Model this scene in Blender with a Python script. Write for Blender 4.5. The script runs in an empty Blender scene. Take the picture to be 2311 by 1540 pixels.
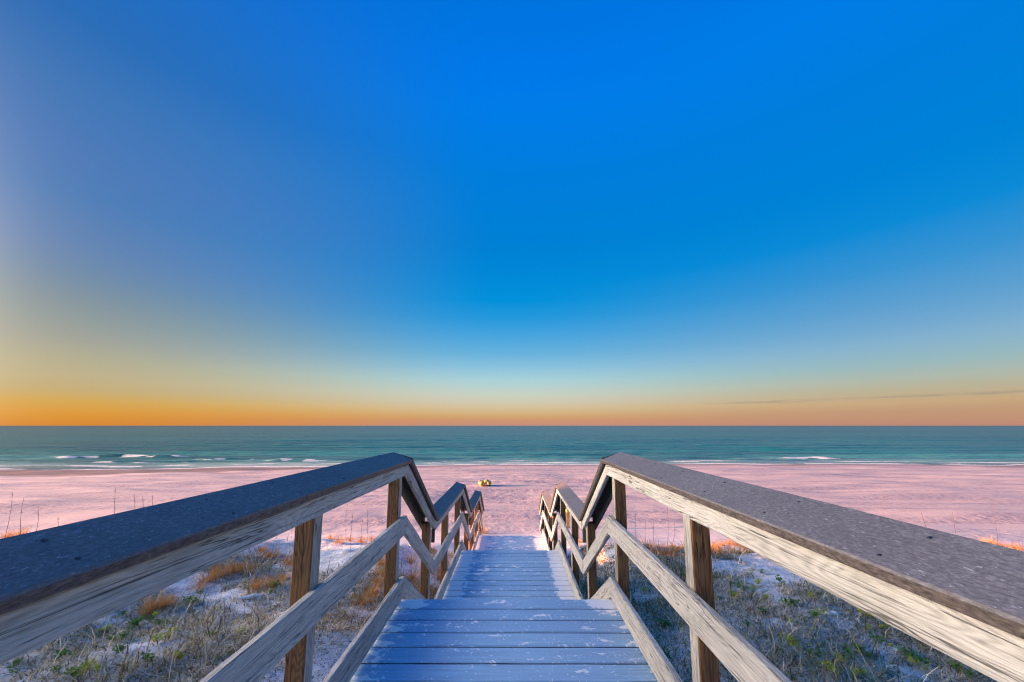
import bpy, bmesh, math, random
import numpy as np
from mathutils import Vector, Matrix
random.seed(7); rng = np.random.default_rng(11)
R = math.radians
SC = bpy.context.scene; COL = SC.collection

# ------------------------------------------------------------------ camera
F, CX, CY, PITCH = 860.0, 1155.5, 840.0, R(8.0)       # focal length and principal point in photo pixels
CAM = Vector((0.052, 0.0, 5.2))
YAW = R(0.17)
cd = bpy.data.cameras.new('camera'); cam = bpy.data.objects.new('camera', cd); COL.objects.link(cam)
cd.sensor_width = 36.0; cd.lens = F/2311*36.0
cd.shift_y = (CY-770)/2311
cd.clip_start = 0.05; cd.clip_end = 90000
cam.location = CAM; cam.rotation_euler = (R(90)+PITCH, 0, YAW)
SC.camera = cam

# ------------------------------------------------------------------ light, exposure
EXPO = 1.75
SUN_EL, SUN_AZ = R(7.0), R(0.0)                      # low sun straight along the beach from the left
sdir = Vector((-math.cos(SUN_AZ)*math.cos(SUN_EL), math.sin(SUN_AZ)*math.cos(SUN_EL), math.sin(SUN_EL)))
sl = bpy.data.lights.new('sun', 'SUN'); sl.energy = 4.8; sl.angle = R(0.5); sl.color = (1.0, 0.43, 0.22)
so = bpy.data.objects.new('sun', sl); COL.objects.link(so); so.location = (-40, 5, 30)
so.rotation_euler = (-sdir).to_track_quat('-Z', 'Y').to_euler()
vs = SC.view_settings
vs.view_transform = 'Standard'; vs.look = 'None'; vs.gamma = 1.0; vs.use_curve_mapping = False; vs.exposure = EXPO
SC.cycles.use_denoising = True; SC.cycles.filter_width = 1.1

def lin(c):
    c = c/255.0
    return c/12.92 if c <= 0.04045 else ((c+0.055)/1.055)**2.4
def rgb(r, g, b): return (lin(r), lin(g), lin(b), 1.0)

class NT:
    """small helper round a node tree"""
    def __init__(s, nt): s.t = nt; s.n = nt.nodes; s.l = nt.links
    def new(s, kind, **kw):
        n = s.n.new(kind)
        for k, v in kw.items(): setattr(n, k, v)
        return n
    def put(s, sock, v):
        if hasattr(v, 'is_linked') or isinstance(v, bpy.types.NodeSocket): s.l.new(v, sock)
        else: sock.default_value = v
    def math(s, op, a, b=None, c=None, clamp=False):
        n = s.new('ShaderNodeMath', operation=op, use_clamp=clamp)
        for i, v in enumerate((a, b, c)):
            if v is not None: s.put(n.inputs[i], v)
        return n.outputs[0]
    def vmath(s, op, a, b=None, scale=None):
        n = s.new('ShaderNodeVectorMath', operation=op)
        s.put(n.inputs[0], a)
        if b is not None: s.put(n.inputs[1], b)
        if scale is not None: s.put(n.inputs['Scale'], scale)
        return n.outputs['Value'] if op in ('DOT_PRODUCT', 'LENGTH') else n.outputs[0]
    def smooth(s, v, a, b):
        n = s.new('ShaderNodeMapRange', interpolation_type='SMOOTHSTEP')
        s.put(n.inputs[0], v); n.inputs[1].default_value = a; n.inputs[2].default_value = b
        return n.outputs[0]
    def ramp(s, v, stops, mode='LINEAR'):
        n = s.new('ShaderNodeValToRGB'); s.put(n.inputs[0], v)
        e = n.color_ramp.elements; n.color_ramp.interpolation = mode
        while len(e) < len(stops): e.new(0.5)
        for i, (p, c) in enumerate(stops): e[i].position = p; e[i].color = c if len(c) == 4 else (*c, 1)
        return n.outputs[0]
    def mix(s, f, a, b, blend='MIX'):
        n = s.new('ShaderNodeMix', data_type='RGBA', blend_type=blend)
        s.put(n.inputs[0], f)
        for sock, v in ((n.inputs[6], a), (n.inputs[7], b)):
            s.put(sock, v if not isinstance(v, tuple) or len(v) == 4 else (*v, 1))
        return n.outputs[2]
    def noise(s, vec, scale=5, detail=4, rough=0.55, dist=0.0):
        n = s.new('ShaderNodeTexNoise'); s.put(n.inputs['Vector'], vec)
        n.inputs['Scale'].default_value = scale; n.inputs['Detail'].default_value = detail
        n.inputs['Roughness'].default_value = rough; n.inputs['Distortion'].default_value = dist
        return n.outputs['Fac']
    def bump(s, h, strength=0.5, dist=0.01, nrm=None):
        n = s.new('ShaderNodeBump'); s.put(n.inputs['Height'], h)
        n.inputs['Strength'].default_value = strength; n.inputs['Distance'].default_value = dist
        if nrm is not None: s.l.new(nrm, n.inputs['Normal'])
        return n.outputs[0]

# ------------------------------------------------------------------ sky (by direction: elevation ramp, warmer towards the sun)
W = bpy.data.worlds.new('World'); SC.world = W; W.use_nodes = True
w = NT(W.node_tree); w.n.clear()
tc = w.new('ShaderNodeTexCoord').outputs['Generated']
dirv = w.vmath('NORMALIZE', tc)
sp = w.new('ShaderNodeSeparateXYZ'); w.put(sp.inputs[0], dirv)
X, Y, Z = sp.outputs
zc = w.math('MAXIMUM', Z, 0.0)
GLOW_P, GLOW_A, GLOW_C = 31.0, 66.0, (1.0, 0.87, 0.72)   # added glow round the unseen sun, lifts the shaded foreground
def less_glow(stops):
    """the added glow spills over the sky measured near the sun: take that much out"""
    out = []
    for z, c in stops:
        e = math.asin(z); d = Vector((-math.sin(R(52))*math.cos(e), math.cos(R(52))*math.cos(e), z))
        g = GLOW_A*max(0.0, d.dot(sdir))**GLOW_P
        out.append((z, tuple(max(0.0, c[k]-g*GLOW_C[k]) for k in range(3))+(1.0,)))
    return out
base = w.ramp(zc, [(0.0, rgb(198,145,124)), (0.0126, rgb(205,150,115)), (0.024, rgb(211,166,116)), (0.0354, rgb(212,183,136)), (0.047, rgb(213,194,157)), (0.0645, rgb(208,202,181)),
                   (0.080, rgb(201,209,194)), (0.116, rgb(172,209,215)), (0.150, rgb(140,195,221)), (0.185, rgb(105,179,220)), (0.23, rgb(73,165,222)), (0.274, rgb(38,153,220)), (0.317, rgb(4,145,218)), (0.38, rgb(0,136,215)),
                   (0.438, rgb(0,129,212)), (0.574, rgb(0,125,219)), (0.676, rgb(0,124,232)), (0.728, rgb(0,120,232)), (0.791, rgb(0,115,222)), (1.0, rgb(0,106,210))])
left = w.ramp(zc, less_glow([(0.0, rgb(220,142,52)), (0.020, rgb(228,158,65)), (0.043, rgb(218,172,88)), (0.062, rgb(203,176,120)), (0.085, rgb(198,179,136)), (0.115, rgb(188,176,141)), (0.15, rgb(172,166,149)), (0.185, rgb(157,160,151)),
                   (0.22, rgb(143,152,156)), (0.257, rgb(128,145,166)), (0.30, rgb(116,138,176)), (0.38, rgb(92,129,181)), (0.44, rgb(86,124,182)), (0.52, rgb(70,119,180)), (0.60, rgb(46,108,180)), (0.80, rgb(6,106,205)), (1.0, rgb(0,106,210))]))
right = w.ramp(zc, [(0.0, rgb(190,138,118)), (0.012, rgb(194,146,118)), (0.027, rgb(194,154,122)), (0.043, rgb(200,169,130)), (0.065, rgb(188,178,150)), (0.087, rgb(175,185,172)), (0.115, rgb(152,185,190)),
                   (0.15, rgb(135,178,205)), (0.185, rgb(114,168,208)), (0.22, rgb(94,160,208)), (0.285, rgb(58,148,210)), (0.36, rgb(12,138,214)), (0.438, rgb(0,130,214)), (0.574, rgb(0,125,219)), (0.676, rgb(0,124,230)), (0.791, rgb(0,115,222)), (1.0, rgb(0,106,210))])
hl = w.math('SQRT', w.math('ADD', w.math('MULTIPLY', X, X), w.math('MULTIPLY', Y, Y)))
hl = w.math('MAXIMUM', hl, 1e-4)
hs = Vector((sdir.x, sdir.y, 0)).normalized()
ca = w.math('DIVIDE', w.math('ADD', w.math('MULTIPLY', X, hs.x), w.math('MULTIPLY', Y, hs.y)), hl)
lf = w.smooth(ca, 0.04, 0.95)
sky = w.mix(lf, base, left)
sky = w.mix(w.smooth(w.math('MULTIPLY', ca, -1.0), 0.0, 0.78), sky, right)
# thin streak of cloud low in the sky
wn = w.noise(w.vmath('MULTIPLY', dirv, (4.0, 4.0, 55.0)), 2.0, 4, 0.6, 0.3)
az = w.math('ARCTAN2', X, Y)
line = w.math('SUBTRACT', Z, w.math('MULTIPLY_ADD', az, 0.006, 0.048))
line = w.math('MULTIPLY_ADD', w.math('SUBTRACT', wn, 0.5), 0.010, line)
cl = w.math('MULTIPLY', w.math('SUBTRACT', 1.0, w.smooth(w.math('ABSOLUTE', line), 0.0, 0.0042)), w.smooth(az, 0.42, 0.58))
cl = w.math('MULTIPLY', cl, w.smooth(wn, 0.30, 0.62))
sky = w.mix(w.math('MULTIPLY', cl, 0.45), sky, rgb(150,138,128))
# extra glow added round the sun as fill for the foreground
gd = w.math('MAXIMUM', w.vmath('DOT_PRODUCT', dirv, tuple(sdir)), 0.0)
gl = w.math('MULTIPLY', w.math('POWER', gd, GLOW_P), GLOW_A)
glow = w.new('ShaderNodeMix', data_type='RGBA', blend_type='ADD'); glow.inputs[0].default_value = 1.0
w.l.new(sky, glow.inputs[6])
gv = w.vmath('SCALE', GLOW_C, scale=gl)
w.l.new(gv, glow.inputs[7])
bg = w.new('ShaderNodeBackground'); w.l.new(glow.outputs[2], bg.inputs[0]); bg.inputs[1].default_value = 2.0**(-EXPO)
W.cycles.sampling_method = 'MANUAL'; W.cycles.sample_map_resolution = 1024; SC.cycles.use_light_tree = False
wo = w.new('ShaderNodeOutputWorld'); w.l.new(bg.outputs[0], wo.inputs[0])

# ------------------------------------------------------------------ materials
def material(name):
    m = bpy.data.materials.new(name); m.use_nodes = True
    t = NT(m.node_tree); b = t.n['Principled BSDF']
    return m, t, b

def wood(name, light, mid, dark, stain=0.0, gloss=0.75, bump=0.9):
    m, t, b = material(name)
    oc = t.new('ShaderNodeTexCoord').outputs['Object']
    rnd = t.new('ShaderNodeObjectInfo').outputs['Random']
    off = t.vmath('SCALE', (13.0, 7.0, 5.0), scale=t.math('MULTIPLY', rnd, 9.0))
    p = t.vmath('ADD', oc, off)
    low = t.noise(t.vmath('MULTIPLY', p, (0.9, 7.0, 7.0)), 1.0, 2.0, 0.5, 0.6)
    rings = t.math('MULTIPLY_ADD', t.math('SINE', t.math('MULTIPLY', low, 190.0)), 0.5, 0.5)
    fine = t.noise(t.vmath('MULTIPLY', p, (5.0, 170.0, 170.0)), 1.0, 5.0, 0.7, 0.15)
    med = t.noise(t.vmath('MULTIPLY', p, (1.0, 5.0, 5.0)), 1.6, 4.0, 0.6, 0.3)
    crack = t.math('SUBTRACT', 1.0, t.smooth(t.math('ABSOLUTE', t.math('SUBTRACT', t.noise(t.vmath('MULTIPLY', p, (1.3, 40.0, 40.0)), 1.0, 3.0, 0.5, 0.6), 0.56)), 0.004, 0.016))
    g = t.math('MULTIPLY_ADD', rings, 0.26, t.math('MULTIPLY_ADD', t.math('SUBTRACT', fine, 0.5), 1.6, 0.42))
    col = t.ramp(g, [(0.08, dark), (0.36, mid), (0.66, light)])
    col = t.mix(t.math('MULTIPLY', t.smooth(med, 0.45, 0.70), 0.28), col, tuple(x*0.62 for x in mid))
    col = t.mix(t.math('MULTIPLY', crack, 0.75), col, tuple(x*0.35 for x in dark))
    # knots
    vor = t.new('ShaderNodeTexVoronoi'); t.put(vor.inputs['Vector'], t.vmath('MULTIPLY', p, (1.5, 7.0, 7.0)))
    vor.inputs['Scale'].default_value = 1.0
    kn = t.math('SUBTRACT', 1.0, t.smooth(vor.outputs['Distance'], 0.05, 0.085))
    col = t.mix(t.math('MULTIPLY', kn, 0.8), col, (0.10, 0.055, 0.03))
    if stain:
        gr = t.smooth(t.noise(p, 3.0, 3.0), 0.5, 0.7)
        col = t.mix(t.math('MULTIPLY', gr, stain), col, (0.10, 0.11, 0.045))
    t.l.new(col, b.inputs['Base Color']); b.inputs['Roughness'].default_value = gloss
    b.inputs['Specular IOR Level'].default_value = 0.25
    h = t.math('SUBTRACT', g, t.math('MULTIPLY', crack, 0.9))
    t.l.new(t.bump(h, bump, 0.006), b.inputs['Normal'])
    return m

M = {}
M['rail'] = wood('weathered_rail_wood', (0.65, 0.59, 0.52), (0.48, 0.435, 0.38), (0.12, 0.10, 0.085), 0.18)
M['post'] = wood('brown_post_wood', (0.29, 0.138, 0.054), (0.145, 0.066, 0.027), (0.032, 0.015, 0.009), 0.15)
M['frame'] = wood('dark_frame_wood', (0.20, 0.15, 0.10), (0.11, 0.08, 0.055), (0.04, 0.03, 0.022), 0.3)

def cap_material():
    m, t, b = material('composite_cap_board')
    oc = t.new('ShaderNodeTexCoord').outputs['Object']
    rnd = t.new('ShaderNodeObjectInfo').outputs['Random']
    p = t.vmath('ADD', oc, t.vmath('SCALE', (13.0, 7.0, 5.0), scale=rnd))
    st = t.noise(t.vmath('MULTIPLY', p, (75.0, 120.0, 120.0)), 1.0, 5.0, 0.75)
    sp_ = t.noise(t.vmath('MULTIPLY', p, (60.0, 160.0, 160.0)), 1.0, 2.0, 0.6)
    big = t.noise(p, 3.0, 4.0, 0.6)
    col = t.ramp(st, [(0.25, (0.085, 0.073, 0.072)), (0.5, (0.165, 0.145, 0.143)), (0.78, (0.32, 0.285, 0.28))])
    col = t.mix(t.math('MULTIPLY', t.smooth(big, 0.40, 0.68), 0.35), col, (0.11, 0.085, 0.088))
    col = t.mix(t.math('MULTIPLY', t.smooth(sp_, 0.64, 0.74), 0.6), col, (0.52, 0.50, 0.50))
    # the sawn edges are browner than the walked-on face
    nz = t.new('ShaderNodeSeparateXYZ'); t.l.new(t.new('ShaderNodeTexCoord').outputs['Normal'], nz.inputs[0])
    face = t.smooth(nz.outputs[2], 0.3, 0.8)
    edge = t.ramp(sp_, [(0.3, (0.05, 0.036, 0.030)), (0.6, (0.14, 0.105, 0.085)), (0.8, (0.24, 0.20, 0.17))])
    col = t.mix(face, edge, col)
    t.l.new(col, b.inputs['Base Color']); b.inputs['Roughness'].default_value = 0.6
    b.inputs['Specular IOR Level'].default_value = 0.35
    t.l.new(t.bump(t.math('ADD', st, sp_), 0.55, 0.003), b.inputs['Normal'])
    return m
M['cap'] = cap_material()

def deck_material():
    m, t, b = material('painted_deck_board')
    oc = t.new('ShaderNodeTexCoord').outputs['Object']
    pos = t.new('ShaderNodeNewGeometry').outputs['Position']
    rnd = t.new('ShaderNodeObjectInfo').outputs['Random']
    p = t.vmath('ADD', oc, t.vmath('SCALE', (13.0, 7.0, 5.0), scale=t.math('MULTIPLY', rnd, 7.0)))
    g = t.noise(t.vmath('MULTIPLY', p, (2.5, 60.0, 60.0)), 1.0, 5.0, 0.65, 0.2)
    big = t.noise(t.vmath('MULTIPLY', p, (1.6, 4.0, 4.0)), 1.0, 4.0, 0.6)
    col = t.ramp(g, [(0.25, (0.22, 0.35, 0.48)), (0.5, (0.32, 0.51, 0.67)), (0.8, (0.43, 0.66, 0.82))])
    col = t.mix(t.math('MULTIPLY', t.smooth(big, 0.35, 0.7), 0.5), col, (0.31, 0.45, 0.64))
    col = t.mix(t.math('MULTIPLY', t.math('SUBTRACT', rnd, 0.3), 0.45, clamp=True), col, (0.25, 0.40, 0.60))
    # blown sand lying on the boards: more at the sides and on the lower landings
    s = t.new('ShaderNodeSeparateXYZ'); t.l.new(pos, s.inputs[0])
    ax = t.math('ABSOLUTE', s.outputs[0])
    side = t.smooth(ax, 0.56, 0.88)
    right = t.smooth(s.outputs[0], 0.60, 0.78)
    far2 = t.math('MULTIPLY', t.smooth(s.outputs[1], 4.2, 4.8), right)
    far3 = t.smooth(s.outputs[1], 7.6, 8.6)
    nose = t.math('MULTIPLY', t.smooth(s.outputs[1], 3.16, 3.22), t.smooth(ax, 0.55, 0.8))
    amt = t.math('ADD', t.math('MULTIPLY', side, 0.07), t.math('MULTIPLY', far2, 0.27))
    amt = t.math('ADD', amt, t.math('MULTIPLY', far3, 0.06))
    amt = t.math('ADD', amt, t.math('MULTIPLY', nose, 0.26))
    lft = t.math('MULTIPLY', t.smooth(s.outputs[1], 4.2, 4.8), t.smooth(t.math('MULTIPLY', s.outputs[0], -1.0), 0.1, 0.6))
    amt = t.math('ADD', amt, t.math('MULTIPLY', lft, 0.07))
    n1 = t.noise(t.vmath('MULTIPLY', pos, (1.0, 1.4, 1.0)), 6.0, 7.0, 0.72, 0.4)
    n2 = t.noise(pos, 45.0, 3.0, 0.6)
    sm = t.smooth(t.math('ADD', n1, amt), 0.60, 0.635)
    sp2 = t.smooth(t.math('ADD', n2, t.math('MULTIPLY', n1, 0.25)), 0.755, 0.78)
    sand = t.math('MAXIMUM', sm, t.math('MULTIPLY', sp2, 0.8))
    col = t.mix(sand, col, (0.92, 0.91, 0.90))
    # shade of the gaps painted near-black into the board sides
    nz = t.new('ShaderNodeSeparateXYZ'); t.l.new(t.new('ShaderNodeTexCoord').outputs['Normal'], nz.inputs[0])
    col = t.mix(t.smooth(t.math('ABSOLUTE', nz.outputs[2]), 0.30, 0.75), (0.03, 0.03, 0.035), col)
    t.l.new(col, b.inputs['Base Color'])
    t.l.new(t.math('MULTIPLY_ADD', sand, 0.35, 0.55), b.inputs['Roughness'])
    b.inputs['Specular IOR Level'].default_value = 0.4
    h = t.math('MULTIPLY_ADD', sand, 0.7, g)
    t.l.new(t.bump(h, 0.5, 0.003), b.inputs['Normal'])
    return m
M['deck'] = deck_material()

def flat(name, c, rough=0.7, var=0.25, scale=20.0):
    m, t, b = material(name)
    n = t.noise(t.new('ShaderNodeTexCoord').outputs['Object'], scale, 4.0, 0.6)
    t.l.new(t.mix(n, tuple(x*(1-var) for x in c), tuple(min(1, x*(1+var)) for x in c)), b.inputs['Base Color'])
    b.inputs['Roughness'].default_value = rough
    t.l.new(t.bump(n, 0.4, 0.01), b.inputs['Normal'])
    return m
M['screw'] = flat('dark_screw', (0.015, 0.014, 0.014), 0.5)
M['white'] = flat('white_litter', (0.82, 0.83, 0.84), 0.5, 0.06)
M['dropping'] = flat('pale_dropping', (0.78, 0.80, 0.82), 0.6, 0.15, 90)
M['stalk'] = flat('dry_stalk', (0.16, 0.09, 0.06), 0.8)
M['twig'] = flat('bare_twig', (0.17, 0.11, 0.08), 0.8)
M['bird'] = flat('bird_feather', (0.09, 0.07, 0.06), 0.8)
M['log'] = wood('driftwood', (0.75, 0.50, 0.16), (0.52, 0.30, 0.07), (0.12, 0.06, 0.02), 0.0)
M['marker'] = wood('golden_post_wood', (0.72, 0.44, 0.14), (0.52, 0.28, 0.07), (0.20, 0.09, 0.03), 0.0)
M['marker_top'] = flat('yellow_post_top', (0.80, 0.66, 0.12), 0.6)

def attr_color(name, rough=0.85, trans=0.0):
    m, t, b = material(name)
    a = t.new('ShaderNodeVertexColor'); a.layer_name = 'Col'
    b.inputs['Roughness'].default_value = rough; b.inputs['Specular IOR Level'].default_value = 0.2
    t.l.new(a.outputs[0], b.inputs['Base Color'])
    if trans:
        tr = t.new('ShaderNodeBsdfTranslucent'); t.l.new(a.outputs[0], tr.inputs[0])
        mx = t.new('ShaderNodeMixShader'); mx.inputs[0].default_value = trans
        t.l.new(b.outputs[0], mx.inputs[1]); t.l.new(tr.outputs[0], mx.inputs[2])
        t.l.new(mx.outputs[0], t.n['Material Output'].inputs[0])
    return m
M['grass'] = attr_color('dry_grass', 0.85, 0.25)
M['leaf'] = attr_color('green_leaf', 0.5, 0.3)

# ------------------------------------------------------------------ terrain
def hash2(ix, iy, seed):
    h = (ix.astype(np.int64)*374761393 + iy.astype(np.int64)*668265263 + seed*974634777) & 0x7fffffff
    h = ((h ^ (h >> 13))*1274126177) & 0x7fffffff
    return ((h ^ (h >> 16)) & 0xffff)/65535.0
def vnoise(x, y, seed=0):
    x = np.asarray(x, float); y = np.asarray(y, float)
    ix, iy = np.floor(x), np.floor(y); fx, fy = x-ix, y-iy
    fx = fx*fx*fx*(fx*(fx*6-15)+10); fy = fy*fy*fy*(fy*(fy*6-15)+10)
    a, b_ = hash2(ix, iy, seed), hash2(ix+1, iy, seed); c, d = hash2(ix, iy+1, seed), hash2(ix+1, iy+1, seed)
    return ((a*(1-fx)+b_*fx)*(1-fy) + (c*(1-fx)+d*fx)*fy)*2-1
def sstep(v, a, b):
    t = np.clip((v-a)/(b-a), 0, 1); return t*t*(3-2*t)
PY = [-3000,-400, -20, 0, 4, 7, 8.6, 9.9, 11.2, 13.2, 20, 30, 40, 50, 58, 90, 400, 5000]
PZ = [4.5, 4.5, 3.0, 2.82, 2.74, 2.66, 2.58, 2.15, 1.72, 1.42, 1.15, 0.80, 0.42, 0.0, -0.40, -2.0, -3.0, -3.0]
TY = [2.5, 4.5, 5.5, 7.1, 8.2, 9.5, 10.7, 11.6, 13.2]; TZ = [2.70, 2.52, 2.48, 2.40, 2.05, 1.90, 1.72, 1.55, 1.42]
def ground(x, y):
    x = np.asarray(x, float); y = np.asarray(y, float)
    sh = 0.75*vnoise(x/4.5, y*0+3.3, 5) + 0.35*vnoise(x/1.7, y*0+1.1, 6) + np.clip(-x, -6, 9)*0.07
    k = sstep(y, 5, 8)*(1-sstep(y, 12, 15))
    yy = y - sh*k
    z = sum(np.interp(yy+d, PY, PZ) for d in (-0.5, -0.25, 0, 0.25, 0.5))/5
    shore = (2.6*vnoise(x/23.0, y*0, 9) + 0.9*vnoise(x/7.0, y*0, 10) + np.clip(x, -60, 90)*0.045)*sstep(y, 25, 45)
    zb = sum(np.interp(y-shore+d, PY, PZ) for d in (-1, 0, 1))/3
    z = np.where(y > 25, zb, z)
    dune = 1-sstep(y, 9.5, 12.0)
    z = z + dune*(0.13*vnoise(x/2.3, y/2.0, 1)+0.05*vnoise(x/0.8, y/0.8, 2)+0.022*vnoise(x/0.28, y/0.28, 3)+0.01*vnoise(x/0.12, y/0.12, 13))
    be = sstep(y, 11, 14)*(1-sstep(y, 44, 52))
    z = z + be*(0.10*vnoise(x/7.0, y/2.2, 21)+0.05*vnoise(x/2.6, y/1.1, 22)+0.016*vnoise(x/0.9, y/0.7, 23)*(0.5+0.5*vnoise(x/7, y/5, 25))+0.012*vnoise(x/0.45, y/0.4, 24)*(0.6+0.6*vnoise(x/8, y/4, 26)))
    # sand kept low along the stairs
    fl = np.exp(-((x-0.6)/4.0)**4-((y-27.6)/1.6)**4)
    z = z + fl*(0.96-z)
    tr = np.interp(y, TY, TZ)+0.03*vnoise(x/0.5, y/0.5, 31)
    m = (1-sstep(np.abs(x), 1.15, 2.5))*sstep(y, 1.5, 3.0)*(1-sstep(y, 12.2, 13.2))
    z = z + m*(np.minimum(z, tr)-z)
    m2 = (1-sstep(np.abs(x), 1.2, 2.5))*(1-sstep(y, 1.5, 3.0))
    z = z - m2*0.15
    # unseen tall dune added to shade the foreground, its seaward end falls away
    rx = np.exp(-((x+28+0.8*vnoise(y/6, y*0, 41))/5.0)**2)
    ry = np.interp(y, [-60, -45, -20, 3.9, 5.7, 6.9, 8.0, 9.4, 11.4], [0, 5.5, 6.2, 6.2, 5.9, 5.0, 3.7, 1.8, 0])
    z = z + rx*ry*(1+0.06*vnoise(x/3, y/3, 42))
    return z
def gz(x, y): return float(ground(np.array([x]), np.array([y]))[0])

def ray(px, py):
    u, v = (px-CX)/F, (CY-py)/F
    d = Vector((u, math.cos(PITCH)-v*math.sin(PITCH), math.sin(PITCH)+v*math.cos(PITCH)))
    return Matrix.Rotation(YAW, 3, 'Z') @ d
def hit(px, py):
    """where the ray through a photo pixel meets the sand"""
    d = ray(px, py); s = np.concatenate([np.arange(1.5, 20, 0.02), np.arange(20, 90, 0.1)])
    below = CAM.z+d.z*s < ground(CAM.x+d.x*s, d.y*s)
    i = int(np.argmax(below)) if below.any() else len(s)-1
    x, y = CAM.x+d.x*s[i], d.y*s[i]
    return Vector((x, y, gz(x, y)))

def put_props(o, label=None, cat=None, group=None, kind=None):
    for k, v in (('label', label), ('category', cat), ('group', group), ('kind', kind)):
        if v: o[k] = v
    return o
def grid_object(name, xs, ys, zf, mat):
    gx, gy = np.meshgrid(xs, ys); z = zf(gx, gy)
    v = np.stack([gx, gy, z], -1).reshape(-1, 3)
    nx, ny = len(xs), len(ys)
    i = np.arange(nx*ny).reshape(ny, nx)
    f = np.stack([i[:-1, :-1], i[:-1, 1:], i[1:, 1:], i[1:, :-1]], -1).reshape(-1, 4)
    me = bpy.data.meshes.new(name); fast_mesh(me, v, f)
    me.shade_smooth(); me.materials.append(mat)
    o = bpy.data.objects.new(name, me); COL.objects.link(o); return o, gx, gy, z
def fast_mesh(me, v, f):
    f = np.asarray(f, np.int32); k = f.shape[1]
    me.vertices.add(len(v)); me.vertices.foreach_set('co', np.asarray(v, np.float32).ravel())
    me.loops.add(f.size); me.loops.foreach_set('vertex_index', f.ravel())
    me.polygons.add(len(f)); me.polygons.foreach_set('loop_start', np.arange(0, f.size, k, dtype=np.int32))
    me.update(calc_edges=True); me.validate()

def geo(a, b, n): return np.geomspace(a, b, n)
def sand_material():
    m, t, b = material('white_quartz_sand')
    pos = t.new('ShaderNodeNewGeometry').outputs['Position']
    s = t.new('ShaderNodeSeparateXYZ'); t.l.new(pos, s.inputs[0])
    n1 = t.noise(pos, 1.3, 5.0, 0.6); n2 = t.noise(pos, 9.0, 6.0, 0.7); n3 = t.noise(pos, 60.0, 4.0, 0.65)
    streak = t.noise(t.vmath('MULTIPLY', pos, (0.10, 0.75, 1.0)), 1.0, 5.0, 0.6, 0.3)
    col = t.ramp(n2, [(0.3, (0.76, 0.70, 0.66)), (0.7, (0.88, 0.83, 0.80))])
    col = t.mix(t.math('MULTIPLY', t.smooth(streak, 0.45, 0.65), 0.22), col, (0.62, 0.56, 0.54))
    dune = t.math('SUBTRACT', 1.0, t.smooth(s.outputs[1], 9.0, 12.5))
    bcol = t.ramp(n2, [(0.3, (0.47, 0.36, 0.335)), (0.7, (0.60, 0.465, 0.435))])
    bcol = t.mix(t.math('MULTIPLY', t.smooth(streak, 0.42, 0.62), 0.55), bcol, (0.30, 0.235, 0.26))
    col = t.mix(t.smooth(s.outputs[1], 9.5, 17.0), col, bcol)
    # scraps of dead plants in the dune sand
    lit = t.smooth(t.math('MULTIPLY_ADD', n1, 0.5, t.math('MULTIPLY', n2, 0.6)), 0.53, 0.62)
    bits = t.smooth(n3, 0.50, 0.60)
    col = t.mix(t.math('MULTIPLY', t.math('MULTIPLY', lit, dune), t.math('MULTIPLY_ADD', bits, 0.6, 0.2)), col, (0.17, 0.14, 0.11))
    col = t.mix(t.math('MULTIPLY', t.math('MULTIPLY', t.smooth(t.noise(pos, 38.0, 5.0, 0.7), 0.555, 0.60), dune), 0.8), col, (0.10, 0.085, 0.07))
    # wrack line flecks on the open beach
    wr = t.math('MULTIPLY', t.smooth(t.noise(t.vmath('MULTIPLY', pos, (2.2, 6.0, 1.0)), 1.0, 3.0, 0.6), 0.66, 0.72), t.smooth(streak, 0.5, 0.62))
    col = t.mix(t.math('MULTIPLY', wr, 0.5), col, (0.22, 0.17, 0.15))
    # wet strip at the water
    wz = t.math('MULTIPLY_ADD', t.math('SUBTRACT', n1, 0.5), 0.08, t.math('SUBTRACT', s.outputs[2], t.math('MULTIPLY', t.smooth(t.math('MULTIPLY', s.outputs[0], -1.0), 5.0, 45.0), 0.22)))
    wet = t.math('SUBTRACT', 1.0, t.smooth(wz, 0.05, 0.24))
    col = t.mix(t.math('MULTIPLY', wet, 0.9), col, (0.27, 0.16, 0.12))
    t.l.new(col, b.inputs['Base Color'])
    t.l.new(t.math('MULTIPLY_ADD', wet, -0.5, 0.92), b.inputs['Roughness'])
    b.inputs['Specular IOR Level'].default_value = 0.25
    foot = t.noise(t.vmath('MULTIPLY', pos, (1.0, 1.0, 1.0)), 3.2, 3.0, 0.55)
    h = t.math('ADD', t.math('MULTIPLY', t.math('MULTIPLY', foot, t.smooth(streak, 0.40, 0.60)), 0.055), t.math('MULTIPLY', n2, 0.011))
    h = t.math('ADD', h, t.math('MULTIPLY', n3, 0.003))
    h = t.math('MULTIPLY', h, t.math('MULTIPLY_ADD', wet, -0.9, 1.0))
    bn = t.new('ShaderNodeBump'); t.l.new(h, bn.inputs['Height']); bn.inputs['Strength'].default_value = 1.0; bn.inputs['Distance'].default_value = 1.0
    t.l.new(bn.outputs[0], b.inputs['Normal'])
    return m
M['sand'] = sand_material()
xs = np.concatenate([-geo(3000, 60, 22), np.arange(-58, -15, 0.8), np.arange(-15, 15.01, 0.07), np.arange(15.8, 58, 0.8), geo(60, 3000, 22)])
ys = np.concatenate([-geo(3000, 50, 14), np.arange(-48, 2, 0.8), np.arange(2, 15, 0.06), np.arange(15.1, 58, 0.16), geo(60, 600, 14)])
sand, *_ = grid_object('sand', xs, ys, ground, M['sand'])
put_props(sand, 'white sand of the dune and the broad pink-lit beach', None, None, 'structure')

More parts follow.
